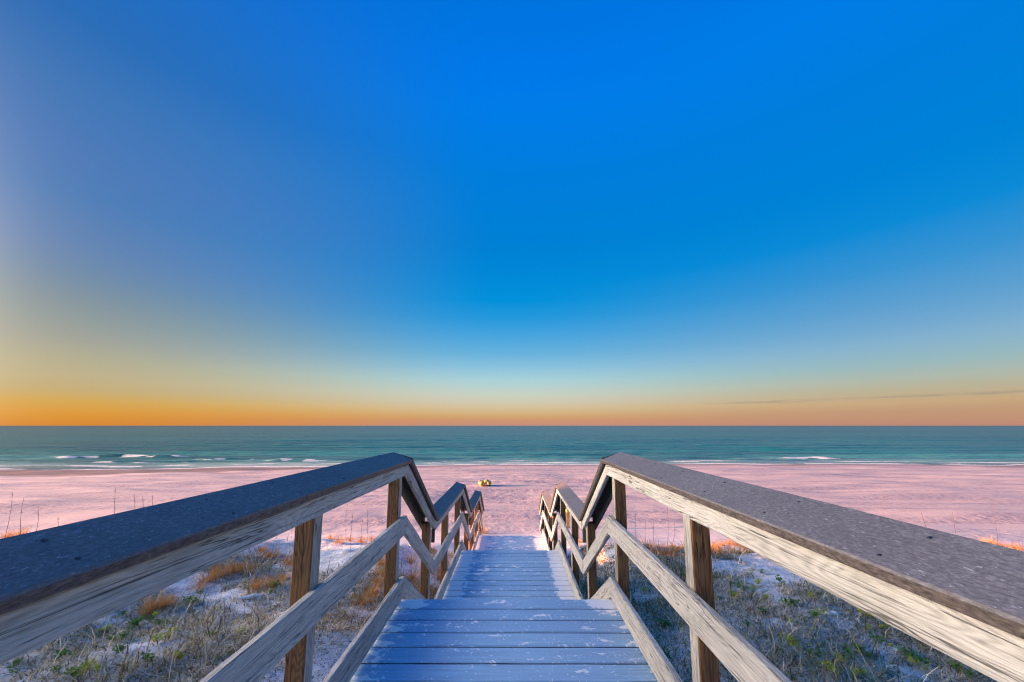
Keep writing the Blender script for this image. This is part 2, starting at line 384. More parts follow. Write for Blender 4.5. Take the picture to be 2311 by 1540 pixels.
# ------------------------------------------------------------------ sea
BREAK = [(-76, -52, 64, 0.42), (-50, -40, 60, 0.2), (-38, -27, 57.5, 0.30), (-60, -46, 55.5, 0.2), (41, 53, 62.5, 0.20), (30, 44, 59.5, 0.18), (70, 96, 64, 0.15), (-20, 20, 54.5, 0.16), (0, 60, 70, 0.14), (-30, 40, 62, 0.16)]
def breakers(x, y):
    h = np.zeros_like(x); f = np.zeros_like(x)
    for i, (a, b_, yc, amp) in enumerate(BREAK):
        e = sstep(x, a-3, a+4)*(1-sstep(x, b_-4, b_+3))
        d = y-(yc+0.9*vnoise(x/8.0, x*0+i, 50+i)+0.35*vnoise(x/2.2, x*0+i, 70+i))
        prof = np.where(d < 0, np.exp(-(d/0.45)**2), np.exp(-(d/1.7)**2))
        h += amp*e*prof*(0.8+0.4*vnoise(x/2.5, y/2.0, 90+i))
        if amp > 0.19:
            f = np.maximum(f, e*np.where(d < 0.35, np.exp(-((d+0.35)/0.75)**2), 0)*(0.42+0.6*vnoise(x/1.6, y/0.6, 110+i)))
    return h, f
def waves(x, y):
    near = 1-sstep(y, 60, 420); inn = sstep(y, 50, 60)
    ph = 2.6*vnoise(x/38.0, y/30.0, 201)
    s = np.sin(y*2*np.pi/10.5+ph*1.6)*0.10*(0.5+0.6*vnoise(x/26.0, y/14.0, 202))
    s = s+0.06*np.sin(y*2*np.pi/5.2+1.7*ph)*(0.5+0.6*vnoise(x/11.0, y/8.0, 203))+0.04*vnoise(x/3.6, y/1.5, 204)+0.02*vnoise(x/1.5, y/0.7, 205)
    h, _ = breakers(x, y)
    return near*(s*1.5*(0.25+0.75*inn)+h)+0.02
xs = np.concatenate([-geo(45000, 118, 26), np.arange(-116, 117, 0.7), geo(118, 45000, 26)])
ys = np.concatenate([np.arange(42, 82, 0.22), np.arange(82.3, 140, 0.6), geo(141, 420, 70), geo(440, 40000, 40)])
def sea_material():
    m, t, b = material('sea_water')
    a = t.new('ShaderNodeVertexColor'); a.layer_name = 'Col'
    sc = t.new('ShaderNodeSeparateColor'); t.l.new(a.outputs[0], sc.inputs[0])
    foam, depth, farv = sc.outputs
    pos = t.new('ShaderNodeNewGeometry').outputs['Position']
    band = t.noise(t.vmath('MULTIPLY', pos, (0.012, 0.11, 0.0)), 1.0, 5.0, 0.65, 0.2)
    band2 = t.noise(t.vmath('MULTIPLY', pos, (0.0016, 0.012, 0.0)), 1.0, 4.0, 0.6, 0.2)
    col = t.ramp(depth, [(0.0, (0.46, 0.47, 0.40)), (0.10, (0.28, 0.42, 0.34)), (0.30, (0.07, 0.30, 0.23)), (0.60, (0.012, 0.19, 0.145)), (1.0, (0.003, 0.115, 0.092))])
    col = t.mix(farv, col, (0.006, 0.048, 0.062))
    col = t.mix(t.math('MULTIPLY', t.smooth(band, 0.42, 0.58), 0.75), col, (0.006, 0.06, 0.065))
    col = t.mix(t.math('MULTIPLY', t.smooth(band2, 0.40, 0.64), 0.35), col, (0.03, 0.17, 0.155))
    fn = t.noise(t.vmath('MULTIPLY', pos, (1.2, 3.0, 1.0)), 1.6, 6.0, 0.7)
    fm = t.smooth(t.math('ADD', foam, t.math('MULTIPLY_ADD', fn, 0.9, -0.45)), 0.30, 0.52)
    col = t.mix(t.math('MULTIPLY', fm, 0.8), col, (0.80, 0.78, 0.72))
    n1 = t.noise(t.vmath('MULTIPLY', pos, (0.45, 1.5, 1.0)), 1.0, 6.0, 0.62, 0.3)
    n2 = t.noise(t.vmath('MULTIPLY', pos, (0.03, 0.13, 1.0)), 1.0, 5.0, 0.6, 0.3)
    h = t.math('ADD', t.math('MULTIPLY', n1, 0.16), t.math('MULTIPLY', n2, 1.1))
    nb = t.bump(h, 0.8, 1.0)
    df = t.new('ShaderNodeBsdfDiffuse'); t.l.new(col, df.inputs[0]); t.l.new(nb, df.inputs['Normal'])
    gs = t.new('ShaderNodeBsdfGlossy'); gs.inputs['Roughness'].default_value = 0.26; t.l.new(nb, gs.inputs['Normal'])
    gs.inputs[0].default_value = (0.9, 0.95, 0.95, 1)
    fr = t.new('ShaderNodeFresnel'); fr.inputs[0].default_value = 1.33; t.l.new(nb, fr.inputs['Normal'])
    # a wind-ruffled sea never reaches full grazing reflectance
    ff = t.math('MINIMUM', t.math('MULTIPLY', fr.outputs[0], 0.6), 0.28)
    ff = t.math('MULTIPLY', ff, t.math('SUBTRACT', 1.0, fm))
    mx = t.new('ShaderNodeMixShader'); t.l.new(ff, mx.inputs[0]); t.l.new(df.outputs[0], mx.inputs[1]); t.l.new(gs.outputs[0], mx.inputs[2])
    t.l.new(mx.outputs[0], t.n['Material Output'].inputs[0])
    return m
M['sea'] = sea_material()
sea, gx, gy, gzv = grid_object('sea', xs, ys, waves, M['sea'])
dep = gzv-ground(gx, gy)
_, fo = breakers(gx, gy)
edge = np.exp(-((dep-0.03)/0.045)**2)*(0.65+0.5*vnoise(gx/3.0, gy/0.8, 301))
edge2 = np.exp(-((dep-0.22)/0.07)**2)*(0.35+0.6*vnoise(gx/5.0, gy/1.0, 302))
fo = np.clip(np.maximum(np.maximum(fo, edge), edge2)*(gy < 90), 0, 1)
cc = np.stack([fo, np.clip(dep/2.2, 0, 1), sstep(np.log10(gy), 2.3, 3.6), np.ones_like(fo)], -1).reshape(-1, 4)
ca_ = sea.data.color_attributes.new('Col', 'FLOAT_COLOR', 'POINT'); ca_.data.foreach_set('color', cc.astype(np.float32).ravel())
put_props(sea, 'teal sea with low swell reaching to the horizon', None, None, 'structure')

# ------------------------------------------------------------------ the stairs
def part(name, me, mat, parent, mw):
    o = bpy.data.objects.new(name, me); COL.objects.link(o)
    if mat is not None and not me.materials: me.materials.append(mat)
    o.parent = parent
    o.matrix_parent_inverse = Matrix.Identity(4)
    o.matrix_local = (ABS[parent].inverted() @ mw) if parent is not None else mw
    ABS[o] = mw
    return o
ABS = {}
def plank_mesh(L, wd, th, shear_y=0.0, shear_z=0.0, bev=0.004, jit=0.0012, seg=None, seed=0):
    """plank along local x with rounded arrises and slightly uneven edges"""
    rr = random.Random(seed)
    seg = seg or max(2, min(16, int(L/0.12)))
    b = min(bev, th*0.3)
    prof = [(-wd/2+b, -th/2), (wd/2-b, -th/2), (wd/2, -th/2+b), (wd/2, th/2-b), (wd/2-b, th/2), (-wd/2+b, th/2), (-wd/2, th/2-b), (-wd/2, -th/2+b)]
    V = []; Fc = []
    for i in range(seg+1):
        x = -L/2+L*i/seg
        for (y, z) in prof:
            jy, jz = rr.uniform(-jit, jit), rr.uniform(-jit, jit)*0.5
            V.append((x+shear_y*y+shear_z*z, y+jy, z+jz))
    n = 8
    for i in range(seg):
        for k in range(n):
            Fc.append((i*n+k, i*n+(k+1) % n, (i+1)*n+(k+1) % n, (i+1)*n+k))
    Fc.append(tuple(range(n-1, -1, -1))); Fc.append(tuple(seg*n+k for k in range(n)))
    me = bpy.data.meshes.new('plank'); me.from_pydata(V, [], [f[::-1] for f in Fc]); me.update()
    return me
def frame_of(p0, p1, ydir):
    x = (p1-p0).normalized(); z = x.cross(ydir).normalized(); y = z.cross(x).normalized()
    m = Matrix((x, y, z)).transposed().to_4x4(); m.translation = (p0+p1)/2
    return m
PC = [0]
def plank(name, p0, p1, wd, th, ydir, mat, parent, plumb=None, **kw):
    PC[0] += 1
    mw = frame_of(p0, p1, ydir)
    up = mw.to_3x3().inverted() @ Vector((0, 0, 1))
    sy = sz = 0.0
    if plumb == 'y': sy = up.x/up.y if abs(up.y) > 0.2 else 0
    if plumb == 'z': sz = up.x/up.z if abs(up.z) > 0.2 else 0
    return part(name, plank_mesh((p1-p0).length, wd, th, sy, sz, seed=PC[0], **kw), mat, parent, mw)

stairs = bpy.data.objects.new('beach_stairs', None); COL.objects.link(stairs)
ABS[stairs] = Matrix.Translation((0, 0, 3.8)); stairs.matrix_world = ABS[stairs]
stairs.empty_display_size = 0.3
put_props(stairs, 'weathered wooden beach stairs with blue-grey landings and capped handrails', 'stairs')

Z1, Z2, Z3 = 3.8, 3.8-0.784, 3.8-1.51
E1, S2, E2, S3, E3, S4 = 3.34, 4.62, 7.12, 8.40, 10.70, 12.0
ZF = 3.8-1.51-0.76
# level runs and the flights between them: (y0, z0, y1, z1)
RUNS = [(-1.6, Z1, E1, Z1), (E1, Z1, S2, Z2), (S2, Z2, E2, Z2), (E2, Z2, S3, Z3), (S3, Z3, E3, Z3), (E3, Z3, S4, ZF)]

# deck boards of the three landings
def deck(y0, y1, z, n):
    pitch = (y1-y0)/n
    for i in range(n):
        yc = y1-(i+0.5)*pitch
        dx = random.uniform(-0.006, 0.006)
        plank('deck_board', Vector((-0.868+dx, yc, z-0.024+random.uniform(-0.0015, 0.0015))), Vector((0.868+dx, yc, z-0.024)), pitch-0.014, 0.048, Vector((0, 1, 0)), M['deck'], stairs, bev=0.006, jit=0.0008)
deck(-1.6, E1, Z1, 29)
deck(S2, E2, Z2, 15)
deck(S3, E3, Z3, 14)
# rim boards and joists below the landings
for (y0, z0, y1, z1) in RUNS[0::2]:
    for x in (-0.80, 0.0, 0.80):
        plank('joist', Vector((x, y0+0.02, z0-0.051-0.07)), Vector((x, y1-0.02, z0-0.051-0.07)), 0.14, 0.038, Vector((0, 0, 1)), M['frame'], stairs)
    plank('rim_board', Vector((-0.84, y1-0.045-0.0, z0-0.051-0.222)), Vector((0.84, y1-0.045, z0-0.051-0.222)), 0.14, 0.038, Vector((0, 0, 1)), M['frame'], stairs)
# treads and stringers of the flights
for (y0, z0, y1, z1) in RUNS[1::2]:
    n = 5; rise = (z0-z1)/n; run = (y1-y0)/n
    for k in range(1, n):
        for q in range(2):
            yc = y0+(k-0.5)*run+ (q-0.5)*0.136-0.02
            zt = z0-k*rise-0.019
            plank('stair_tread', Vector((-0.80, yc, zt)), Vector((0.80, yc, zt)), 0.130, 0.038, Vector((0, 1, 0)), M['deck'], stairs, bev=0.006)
    for s in (-1, 1):
        plank('stringer', Vector((s*0.825, y0-0.06, z0-0.30)), Vector((s*0.825, y1+0.02, z1-0.28)), 0.24, 0.038, Vector((0, 0, 1)), M['frame'], stairs, plumb='y')

# rails and caps, both sides
caps = {}
for s in (-1, 1):
    for i, (y0, z0, y1, z1) in enumerate(RUNS):
        level = i % 2 == 0
        th = math.atan2(z0-z1, y1-y0); ct = math.cos(th)
        a, b = y0+0.001, y1-0.001
        if i == len(RUNS)-1: b = y1-0.05
        def lay(name, lo, hi, xi, thick=0.038):
            h = (hi-lo)
            zc0, zc1 = z0+(lo+hi)/2, z0+(z1-z0)*(b-y0)/(y1-y0)+(lo+hi)/2
            x = s*(xi+thick/2)
            return plank(name, Vector((x, a, zc0)), Vector((x, b, zc1)), h*(ct if not level else 1), thick, Vector((0, 0, 1)), M['rail'], stairs, plumb='y', bev=0.006, jit=0.002)
        ins = 0.842 if level else 0.8445
        lay('top_rail', 0.985, 1.075, ins); lay('middle_rail', 0.505, 0.653, ins); lay('bottom_rail', 0.012, 0.171, ins)
        if not level:      # dark board nailed to the outside of the posts along each flight
            xo = s*(0.9715+0.019); zc0 = z0+1.058; zc1 = z0+(z1-z0)*(b-y0)/(y1-y0)+1.058
            plank('outer_rail', Vector((xo, a, zc0)), Vector((xo, b, zc1)), 0.15*ct, 0.038, Vector((0, 0, 1)), M['frame'], stairs, plumb='y', bev=0.005)
        # cap board, tilted inwards
        xin, xout, hin, hout, tk = 0.812, 0.985, 1.114, 1.178, 0.036
        cx, ch = (xin+xout)/2, (hin+hout)/2-tk/2
        p0 = Vector((s*cx, a, z0+ch)); p1 = Vector((s*cx, b, z0+(z1-z0)*(b-y0)/(y1-y0)+ch))
        wdir = Vector((s*(xout-xin), 0, hout-hin)); 
        if s > 0: wdir = -wdir
        c = plank('cap_board', p0, p1, wdir.length, tk, wdir, M['cap'], stairs, plumb='z', bev=0.005, jit=0.0012)
        caps[(s, i)] = c
# screws along the caps (pairs over each post)
sm_ = bpy.data.meshes.new('screw_hole')
bm = bmesh.new(); bmesh.ops.create_cone(bm, segments=10, radius1=0.0055, radius2=0.004, depth=0.003, cap_ends=True)
bm.to_mesh(sm_); bm.free(); sm_.materials.append(M['screw'])
for (s, i), c in caps.items():
    if i > 2 or i == 1: continue
    y0, y1 = RUNS[i][0], RUNS[i][2]; L = y1-y0
    yy = 0.06
    k = 0
    while yy < L:
        for lat in (-0.052, 0.05):
            x = L/2-yy+random.uniform(-0.03, 0.03)
            mw = ABS[c] @ Matrix.Translation((x, lat+random.uniform(-0.008, 0.008), 0.018)) @ Matrix.Diagonal((random.uniform(0.8, 1.5), random.uniform(0.8, 1.2), 1, 1))
            part('screw_hole', sm_, None, c, mw)
        yy += 0.405
# pale dropping on the near left cap
bm = bmesh.new()
pts = []
for k in range(14):
    a = 2*math.pi*k/14; r = 1+0.35*math.sin(3*a+1)+0.2*math.sin(5*a)
    pts.append(bm.verts.new((0.030*r*math.cos(a), 0.011*r*math.sin(a), 0)))
cv = bm.verts.new((0, 0, 0.003))
for k in range(14): bm.faces.new((pts[k], pts[(k+1) % 14], cv))
dm = bpy.data.meshes.new('dropping'); bm.to_mesh(dm); bm.free(); dm.materials.append(M['dropping'])
c = caps[(-1, 0)]
part('dropping', dm, None, c, ABS[c] @ Matrix.Translation((-1.6+0.13+ 0.6, -0.02, 0.0185)))

# posts
M['post_side'] = wood('grey_post_side', (0.58, 0.52, 0.45), (0.36, 0.32, 0.27), (0.12, 0.10, 0.085), 0.25)
def zrail(y):
    for (y0, z0, y1, z1) in RUNS:
        if y0 <= y <= y1: return z0+(z1-z0)*(y-y0)/(y1-y0)
    return ZF
POSTS = [-0.95, 0.48, 1.90, 3.25, 4.50, 5.70, 6.95, 8.32, 9.45, 10.55, 11.75]
for s in (-1, 1):
    for y in POSTS:
        yj = y+random.uniform(-0.01, 0.01)
        x = s*0.9255
        top = zrail(yj)+1.098-(0.03 if zrail(yj+0.045) < zrail(yj-0.045) else 0)
        if abs(y-4.5) < 0.01 or abs(y-8.32) < 0.01: top = zrail(yj+0.05)+1.06
        bot = gz(x, yj)-0.5
        p = plank('post', Vector((x, yj, bot)), Vector((x, yj, top)), 0.089, 0.089, Vector((0, 1, 0)), M['post'], stairs, bev=0.006, jit=0.0015, seg=14)
        p.data.materials.append(M['post_side'])
        for f in p.data.polygons:
            nrm = ABS[p].to_3x3() @ f.normal
            if abs(nrm.x) > 0.9: f.material_index = 1
        # short block behind the joint at the foot of each flight
        if abs(y-4.5) < 0.01 or abs(y-8.32) < 0.01:
            zz = zrail(yj)+0.88
            plank('joint_block', Vector((s*0.861, yj+0.055, zz-0.08)), Vector((s*0.861, yj+0.055, zz+0.06)), 0.038, 0.036, Vector((0, 1, 0)), M['frame'], stairs, seg=2)

# ------------------------------------------------------------------ plants
def ribbon_arrays(base, hd, L, elev, droop, curl, wid, tipw=0.25, pts=4):
    """curved blades: base (n,3), heading, length, start elevation, droop, sideways curl"""
    n = len(base); ts = np.linspace(0, 1, pts)
    P = np.zeros((n, pts, 3)); P[:, 0] = base
    ang = hd.copy(); el = elev.copy()
    for k in range(1, pts):
        st = L/(pts-1)
        P[:, k] = P[:, k-1]+np.stack([np.cos(el)*np.cos(ang)*st, np.cos(el)*np.sin(ang)*st, np.sin(el)*st], -1)
        ang = ang+curl/(pts-1); el = el-droop/(pts-1)
    tan = np.gradient(P, axis=1)
    side = np.stack([-np.sin(hd), np.cos(hd), np.zeros(n)], -1)[:, None, :]*np.ones((1, pts, 1))
    wv = (wid[:, None]*(1-(1-tipw)*ts[None, :]**1.5))[..., None]/2
    A, B = P-side*wv, P+side*wv
    V = np.stack([A, B], 2).reshape(n, pts*2, 3)
    idx = np.arange(n)[:, None]*(pts*2)
    fs = []
    for k in range(pts-1):
        fs.append(np.stack([idx[:, 0]+2*k, idx[:, 0]+2*k+1, idx[:, 0]+2*k+3, idx[:, 0]+2*k+2], -1))
    return V.reshape(-1, 3), np.concatenate(fs), pts*2
def blade_mesh(name, V, Fa, per, cols, mat):
    me = bpy.data.meshes.new(name); fast_mesh(me, V, Fa)
    c = np.repeat(np.concatenate([cols, np.ones((len(cols), 1))], 1), per, 0).astype(np.float32)
    a = me.color_attributes.new('Col', 'FLOAT_COLOR', 'POINT'); a.data.foreach_set('color', c.ravel())
    me.materials.append(mat); return me

def cover(x, y):
    right = sstep(x, 0.5, 2.0)
    n = 0.55*vnoise(x/1.5, y/1.1, 401)+0.35*vnoise(x/0.55, y/0.45, 402)+0.2*vnoise(x/0.22, y/0.2, 403)
    c = n+0.15+0.22*right
    c = c+0.25*np.exp(-((np.abs(x)-1.6)/0.5)**2)
    c = c-0.55*sstep(y, 7.6, 9.0)*(1-0.5*right)
    c = c-0.2*sstep(-x, 3.0, 7.0)
    return c
N = 620000
# denser towards the stairs where the photo looks closest
bx = rng.uniform(-13.5, 13.5, N); by = rng.uniform(2.2, 11.3, N)
cv_ = cover(bx, by)
keep = (rng.uniform(0, 1, N) < sstep(cv_, -0.05, 0.35)*0.95+0.015) & (np.abs(bx) > 1.02) & (np.abs(bx) < 1.45*by+1.5)
keep &= (rng.uniform(0, 1, N) < np.clip(6.5/by, 0.35, 1.0)) & (by < 10.6+0.5*vnoise(bx/1.3, by*0, 77))
bx, by, cv_ = bx[keep], by[keep], cv_[keep]; n = len(bx)
bz = ground(bx, by)
hn = 0.5+0.5*vnoise(bx/0.7, by/0.6, 411)
L = rng.uniform(0.07, 0.23, n)*(0.6+0.9*hn)*np.where(by > 9, 0.8, 1.0)
tall = rng.uniform(0, 1, n) < 0.03; L = np.where(tall, L*1.6, L)
elev = np.where(tall, rng.uniform(0.9, 1.5, n), rng.uniform(0.05, 0.95, n))
droop = rng.uniform(0.5, 2.6, n); droop = np.where(tall, droop*0.5, droop)
hd = rng.uniform(0, 2*np.pi, n)
V, Fa, per = ribbon_arrays(np.stack([bx, by, bz-0.01], -1), hd, L, elev, droop, rng.normal(0, 2.0, n), rng.uniform(0.005, 0.011, n)*(0.65+by/14))
pal = np.array([(0.74, 0.60, 0.40), (0.50, 0.39, 0.21), (0.28, 0.19, 0.09), (0.86, 0.77, 0.60), (0.34, 0.32, 0.11), (0.08, 0.055, 0.035)])
ci = rng.choice(6, n, p=[0.22, 0.20, 0.17, 0.14, 0.13, 0.14])
cols = pal[ci]*rng.uniform(0.75, 1.25, (n, 1))
om = sstep(vnoise(bx/1.6, by/1.3, 421), 0.05, 0.5)*sstep(by, 4.5, 6.2)*sstep(-bx, -1.0, 1.0)*0.75
om = np.maximum(om, sstep(by, 7.9, 8.4)*0.8*(rng.uniform(0, 1, n) < 0.7))
oc_ = np.stack([rng.uniform(0.42, 0.60, n), rng.uniform(0.20, 0.30, n), rng.uniform(0.05, 0.10, n)], -1)
om = om[:, None]*rng.uniform(0.3, 1, (n, 1)); cols = cols*(1-om)+oc_*om
gm = (rng.uniform(0, 1, n) < 0.12*sstep(bx, 0, 2)+0.03)[:, None]
cols = np.where(gm, np.array([[0.12, 0.16, 0.05]])*rng.uniform(0.7, 1.3, (n, 1)), cols)
me = blade_mesh('dune_grass', V, Fa, per, cols, M['grass'])
g = bpy.data.objects.new('dune_grass', me); COL.objects.link(g)
put_props(g, 'tangled dry grey-brown grass matting the dune sand', 'grass', None, 'stuff')

def new_thing(name, me, loc, rz=0, sc=1.0, **kw):
    o = bpy.data.objects.new(name, me); COL.objects.link(o)
    o.location = loc; o.rotation_euler = (0, 0, rz); o.scale = (sc, sc, sc)
    return put_props(o, **kw)

def where(p):
    side = 'left' if p.x < 0 else 'right'
    if p.y > 7.6: return 'crest', 'on the dune crest left of the stairs facing the sea' if p.x < 0 else 'on the dune crest right of the stairs facing the sea'
    if abs(p.x) < 2.0: return 'near', 'close under the %s handrail of the stairs facing the sea' % side
    return 'open', 'on the open dune %s of the stairs facing the sea' % side
# golden grass tufts
tuft_me = []
for k in range(5):
    r2 = np.random.default_rng(50+k); n = 110
    rad = r2.uniform(0, 0.11, n)**1.0; th_ = r2.uniform(0, 2*np.pi, n)
    bs = np.stack([rad*np.cos(th_), rad*np.sin(th_), np.full(n, -0.03)], -1)
    V, Fa, per = ribbon_arrays(bs, th_+r2.normal(0, 0.5, n), r2.uniform(0.16, 0.34, n), r2.uniform(0.6, 1.5, n), r2.uniform(0.2, 1.6, n), r2.normal(0, 0.6, n), r2.uniform(0.004, 0.008, n))
    cols = np.stack([r2.uniform(0.48, 0.72, n), r2.uniform(0.22, 0.36, n), r2.uniform(0.04, 0.10, n)], -1)
    tuft_me.append(blade_mesh('golden_tuft', V, Fa, per, cols, M['grass']))
TUFT = [(470,1312),(500,1300),(530,1290),(450,1330),(560,1295),(610,1260),(655,1275),(668,1262),(675,1285),(580,1330),(620,1325),(640,1310),(590,1245),
        (765,1225),(790,1222),(815,1226),(840,1221),(860,1275),(866,1300),(850,1320),(870,1250),(835,1345),(820,1365),(925,1270),(932,1310),(940,1345),(1000,1262),(985,1285),(965,1240),(990,1310),
        (15,1214),(40,1212),(70,1214),(95,1211),(125,1214),(345,1378),(330,1390),(370,1372),(745,1218),(1090,1204),(1084,1200),(1060,1230)]
TUFR = [(1462,1240),(1480,1248),(1498,1252),(1515,1254),(1525,1246),(1600,1240),(1615,1236),(1630,1232),(1645,1229),(1660,1232),(1672,1236),(1685,1238),(1698,1244),(1650,1243),(1625,1246),(1605,1248),
        (2215,1232),(2230,1230),(2245,1234),(2260,1236),(2280,1240),(2300,1242),(1310,1225),(1300,1235),(1330,1290),(1440,1240)]
for side, lst in ((-1, TUFT), (1, TUFR)):
    for k, (px, py) in enumerate(lst):
        p = hit(px, py)
        if abs(p.x) < 1.08 and p.y < 12: p.x = math.copysign(1.15+random.uniform(0, 0.1), p.x if abs(p.x) > 0.02 else -1); p.z = gz(p.x, p.y)
        new_thing('grass_tuft', tuft_me[k % 5], p, random.uniform(0, 6.28), random.uniform(0.75, 1.2),
                  label='golden tuft of dry grass '+where(p)[1], cat='grass tuft', group='golden grass tufts '+where(p)[1])

# low green plants: rosettes of round leaves on short stems
def leaf_mesh(name, seed, n, c0, c1, size):
    rr = random.Random(seed); Vv = []; Ff = []; Cc = []
    for k in range(n):
        a = rr.uniform(0, 6.28); r = rr.uniform(0.0, 0.10)*size; h = rr.uniform(0.02, 0.10)*size
        c = Vector((r*math.cos(a), r*math.sin(a), h)); ls = rr.uniform(0.010, 0.024)*size
        tilt = Matrix.Rotation(rr.uniform(0, 6.28), 3, 'Z') @ Matrix.Rotation(rr.uniform(0.2, 1.0), 3, 'X')
        col = [c0[j]+(c1[j]-c0[j])*rr.random() for j in range(3)]
        i0 = len(Vv)
        for q in range(7):
            t = 2*math.pi*q/7
            Vv.append(c+tilt @ Vector((math.cos(t)*ls*0.85, math.sin(t)*ls*1.15, 0.25*ls*math.cos(t)**2))); Cc.append(col)
        Ff.append(tuple(range(i0, i0+7)))
        # stem
        i0 = len(Vv); b0 = Vector((r*0.3*math.cos(a), r*0.3*math.sin(a), -0.02)); w2 = Vector((0.0015, 0, 0))
        Vv += [b0-w2, b0+w2, c+w2, c-w2]; Cc += [[x*0.7 for x in col]]*4; Ff.append((i0, i0+1, i0+2, i0+3))
    me = bpy.data.meshes.new(name); me.from_pydata(Vv, [], Ff); me.update()
    at = me.color_attributes.new('Col', 'FLOAT_COLOR', 'POINT')
    at.data.foreach_set('color', np.array([(*c, 1) for c in Cc], np.float32).ravel()); me.materials.append(M['leaf']); return me
yel = [leaf_mesh('lime_plant', 60+k, 34, (0.34, 0.40, 0.03), (0.60, 0.60, 0.05), 1.0) for k in range(4)]
grn = [leaf_mesh('green_plant', 80+k, 44, (0.06, 0.16, 0.025), (0.17, 0.32, 0.05), 1.05) for k in range(4)]
YEL = [(1730,1357),(1832,1353),(1846,1395),(1862,1390),(1950,1395),(1966,1400),(1788,1462),(1780,1448),(1800,1470),(1890,1495),(1900,1502),(1870,1520),(1885,1530),(1930,1532),(1950,1535),(1962,1427),(1995,1425),(1712,1322),(1700,1335),(1785,1410),(1455,1340),(1655,1350),
       (222,1436),(240,1432),(348,1398),(375,1447),(385,1440),(350,1455),(400,1490),(405,1496),(180,1530),(540,1437),(196,1519),(215,1524),(1410,1298),(1500,1345),(1562,1410),(2010,1470),(2060,1505),(2090,1520)]
GRN = [(1668,1330),(1680,1338),(1650,1325),(1775,1368),(1790,1370),(1840,1398),(1492,1413),(1500,1420),(1930,1470),(1945,1480),(1960,1490),(1915,1485),(1905,1492),(1850,1490),(1830,1488),(1980,1455),(2060,1490),(2075,1500),(2095,1510),(2045,1485),(1640,1520),(1690,1420),(1720,1388),(1760,1320),(1720,1300),(1500,1495),(1610,1310),
       (425,1362),(430,1368),(308,1416),(318,1408),(300,1422),(340,1404),(360,1415),(372,1418),(275,1395),(195,1420),(480,1443),(250,1455),(277,1449),(265,1482),(270,1478),(140,1490),(30,1515),(25,1530),(620,1330),(610,1345),(450,1345),(120,1525),(165,1533),(705,1380),(330,1500),(2160,1520),(2190,1535),(1450,1440),(1470,1460)]
for lst, ms, lab, grp in ((YEL, yel, 'lime-yellow round-leaved plant ', 'lime-yellow plants '), (GRN, grn, 'dark green leafy plant ', 'dark green plants ')):
    for k, (px, py) in enumerate(lst):
        p = hit(px, py)
        if abs(p.x) < 1.05 and p.y < 12: p.x = math.copysign(1.12, p.x); p.z = gz(p.x, p.y)
        p.z += 0.03
        new_thing('dune_plant', ms[k % 4], p, random.uniform(0, 6.28), random.uniform(0.6, 1.05)*(0.50+0.04*p.y), label=lab+where(p)[1], cat='plant', group=grp+where(p)[1])

# tubes for stalks and twigs
def tube(Vv, Ff, pts, r0, r1, sides=5):
    n = len(pts); i0 = len(Vv)
    for k, p in enumerate(pts):
        d = (pts[min(k+1, n-1)]-pts[max(k-1, 0)]).normalized()
        a = d.orthogonal().normalized(); b = d.cross(a); r = r0+(r1-r0)*k/(n-1)
        for q in range(sides):
            t = 2*math.pi*q/sides; Vv.append(p+a*math.cos(t)*r+b*math.sin(t)*r)
    for k in range(n-1):
        for q in range(sides):
            Ff.append((i0+k*sides+q, i0+k*sides+(q+1) % sides, i0+(k+1)*sides+(q+1) % sides, i0+(k+1)*sides+q))
    Ff.append(tuple(i0+(n-1)*sides+q for q in range(sides)))
def mesh_of(name, Vv, Ff, mat, smooth=True):
    me = bpy.data.meshes.new(name); me.from_pydata(Vv, [], Ff); me.update()
    if smooth: me.shade_smooth()
    me.materials.append(mat); return me
# sea oat stalks: base pixel, top pixel (the stalk stands upright at the base's distance)
OATS = [(12,1206,28,1112),(50,1200,54,1122),(80,1203,85,1142),(140,1200,132,1168),(262,1208,261,1100),(303,1212,303,1115),(322,1210,321,1120),(345,1212,345,1118),
        (783,1205,785,1135),(792,1204,797,1150),(829,1204,830,1138),(815,1206,818,1172),(1990,1222,1992,1118),(2112,1215,2078,1155),(2168,1222,2150,1156),(2246,1226,2238,1140),
        (1415,1212,1413,1150),(1432,1212,1434,1160),(1459,1214,1458,1172),(1505,1216,1506,1140),(1512,1214,1522,1180),(1478,1214,1476,1176)]
for k, (x0, y0, x1, y1) in enumerate(OATS):
    p = hit(x0, y0)
    if p.y > 11: 
        d = ray(x0, y0); s_ = 10.3/d.y; p = Vector((CAM.x+d.x*s_, 10.3, 0)); p.z = gz(p.x, p.y)
    d = ray(x1, y1); s_ = p.y/d.y; top = Vector((CAM.x+d.x*s_, p.y, CAM.z+d.z*s_))
    v = top-p; rr = random.Random(k); bend = rr.uniform(-0.06, 0.06)
    Vv, Ff = [], []
    pts = [v*t+Vector((bend*math.sin(t*3.1), rr.uniform(-0.004, 0.004), -0.08 if t == 0 else 0)) for t in (0, 0.2, 0.4, 0.6, 0.8, 1.0)]
    tube(Vv, Ff, pts, 0.0050, 0.0026)
    for q in range(7):
        t = rr.uniform(0.62, 0.98); a = v*t+Vector((bend*math.sin(t*3.1), 0, 0)); ang = rr.uniform(0, 6.28)
        tube(Vv, Ff, [a, a+Vector((0.02*math.cos(ang), 0.02*math.sin(ang), 0.012)), a+Vector((0.03*math.cos(ang), 0.03*math.sin(ang), -0.006))], 0.0035, 0.0015, 4)
    new_thing('sea_oat_stalk', mesh_of('sea_oat_stalk', Vv, Ff, M['stalk']), p, label=('leaning' if abs(v.x) > 0.2 else 'tall' if v.z > 0.85 else 'short')+' thin sea oat stalk '+where(p)[1], cat='grass stalk', group=('leaning' if abs(v.x) > 0.2 else 'tall' if v.z > 0.85 else 'short')+' sea oat stalks '+where(p)[1])

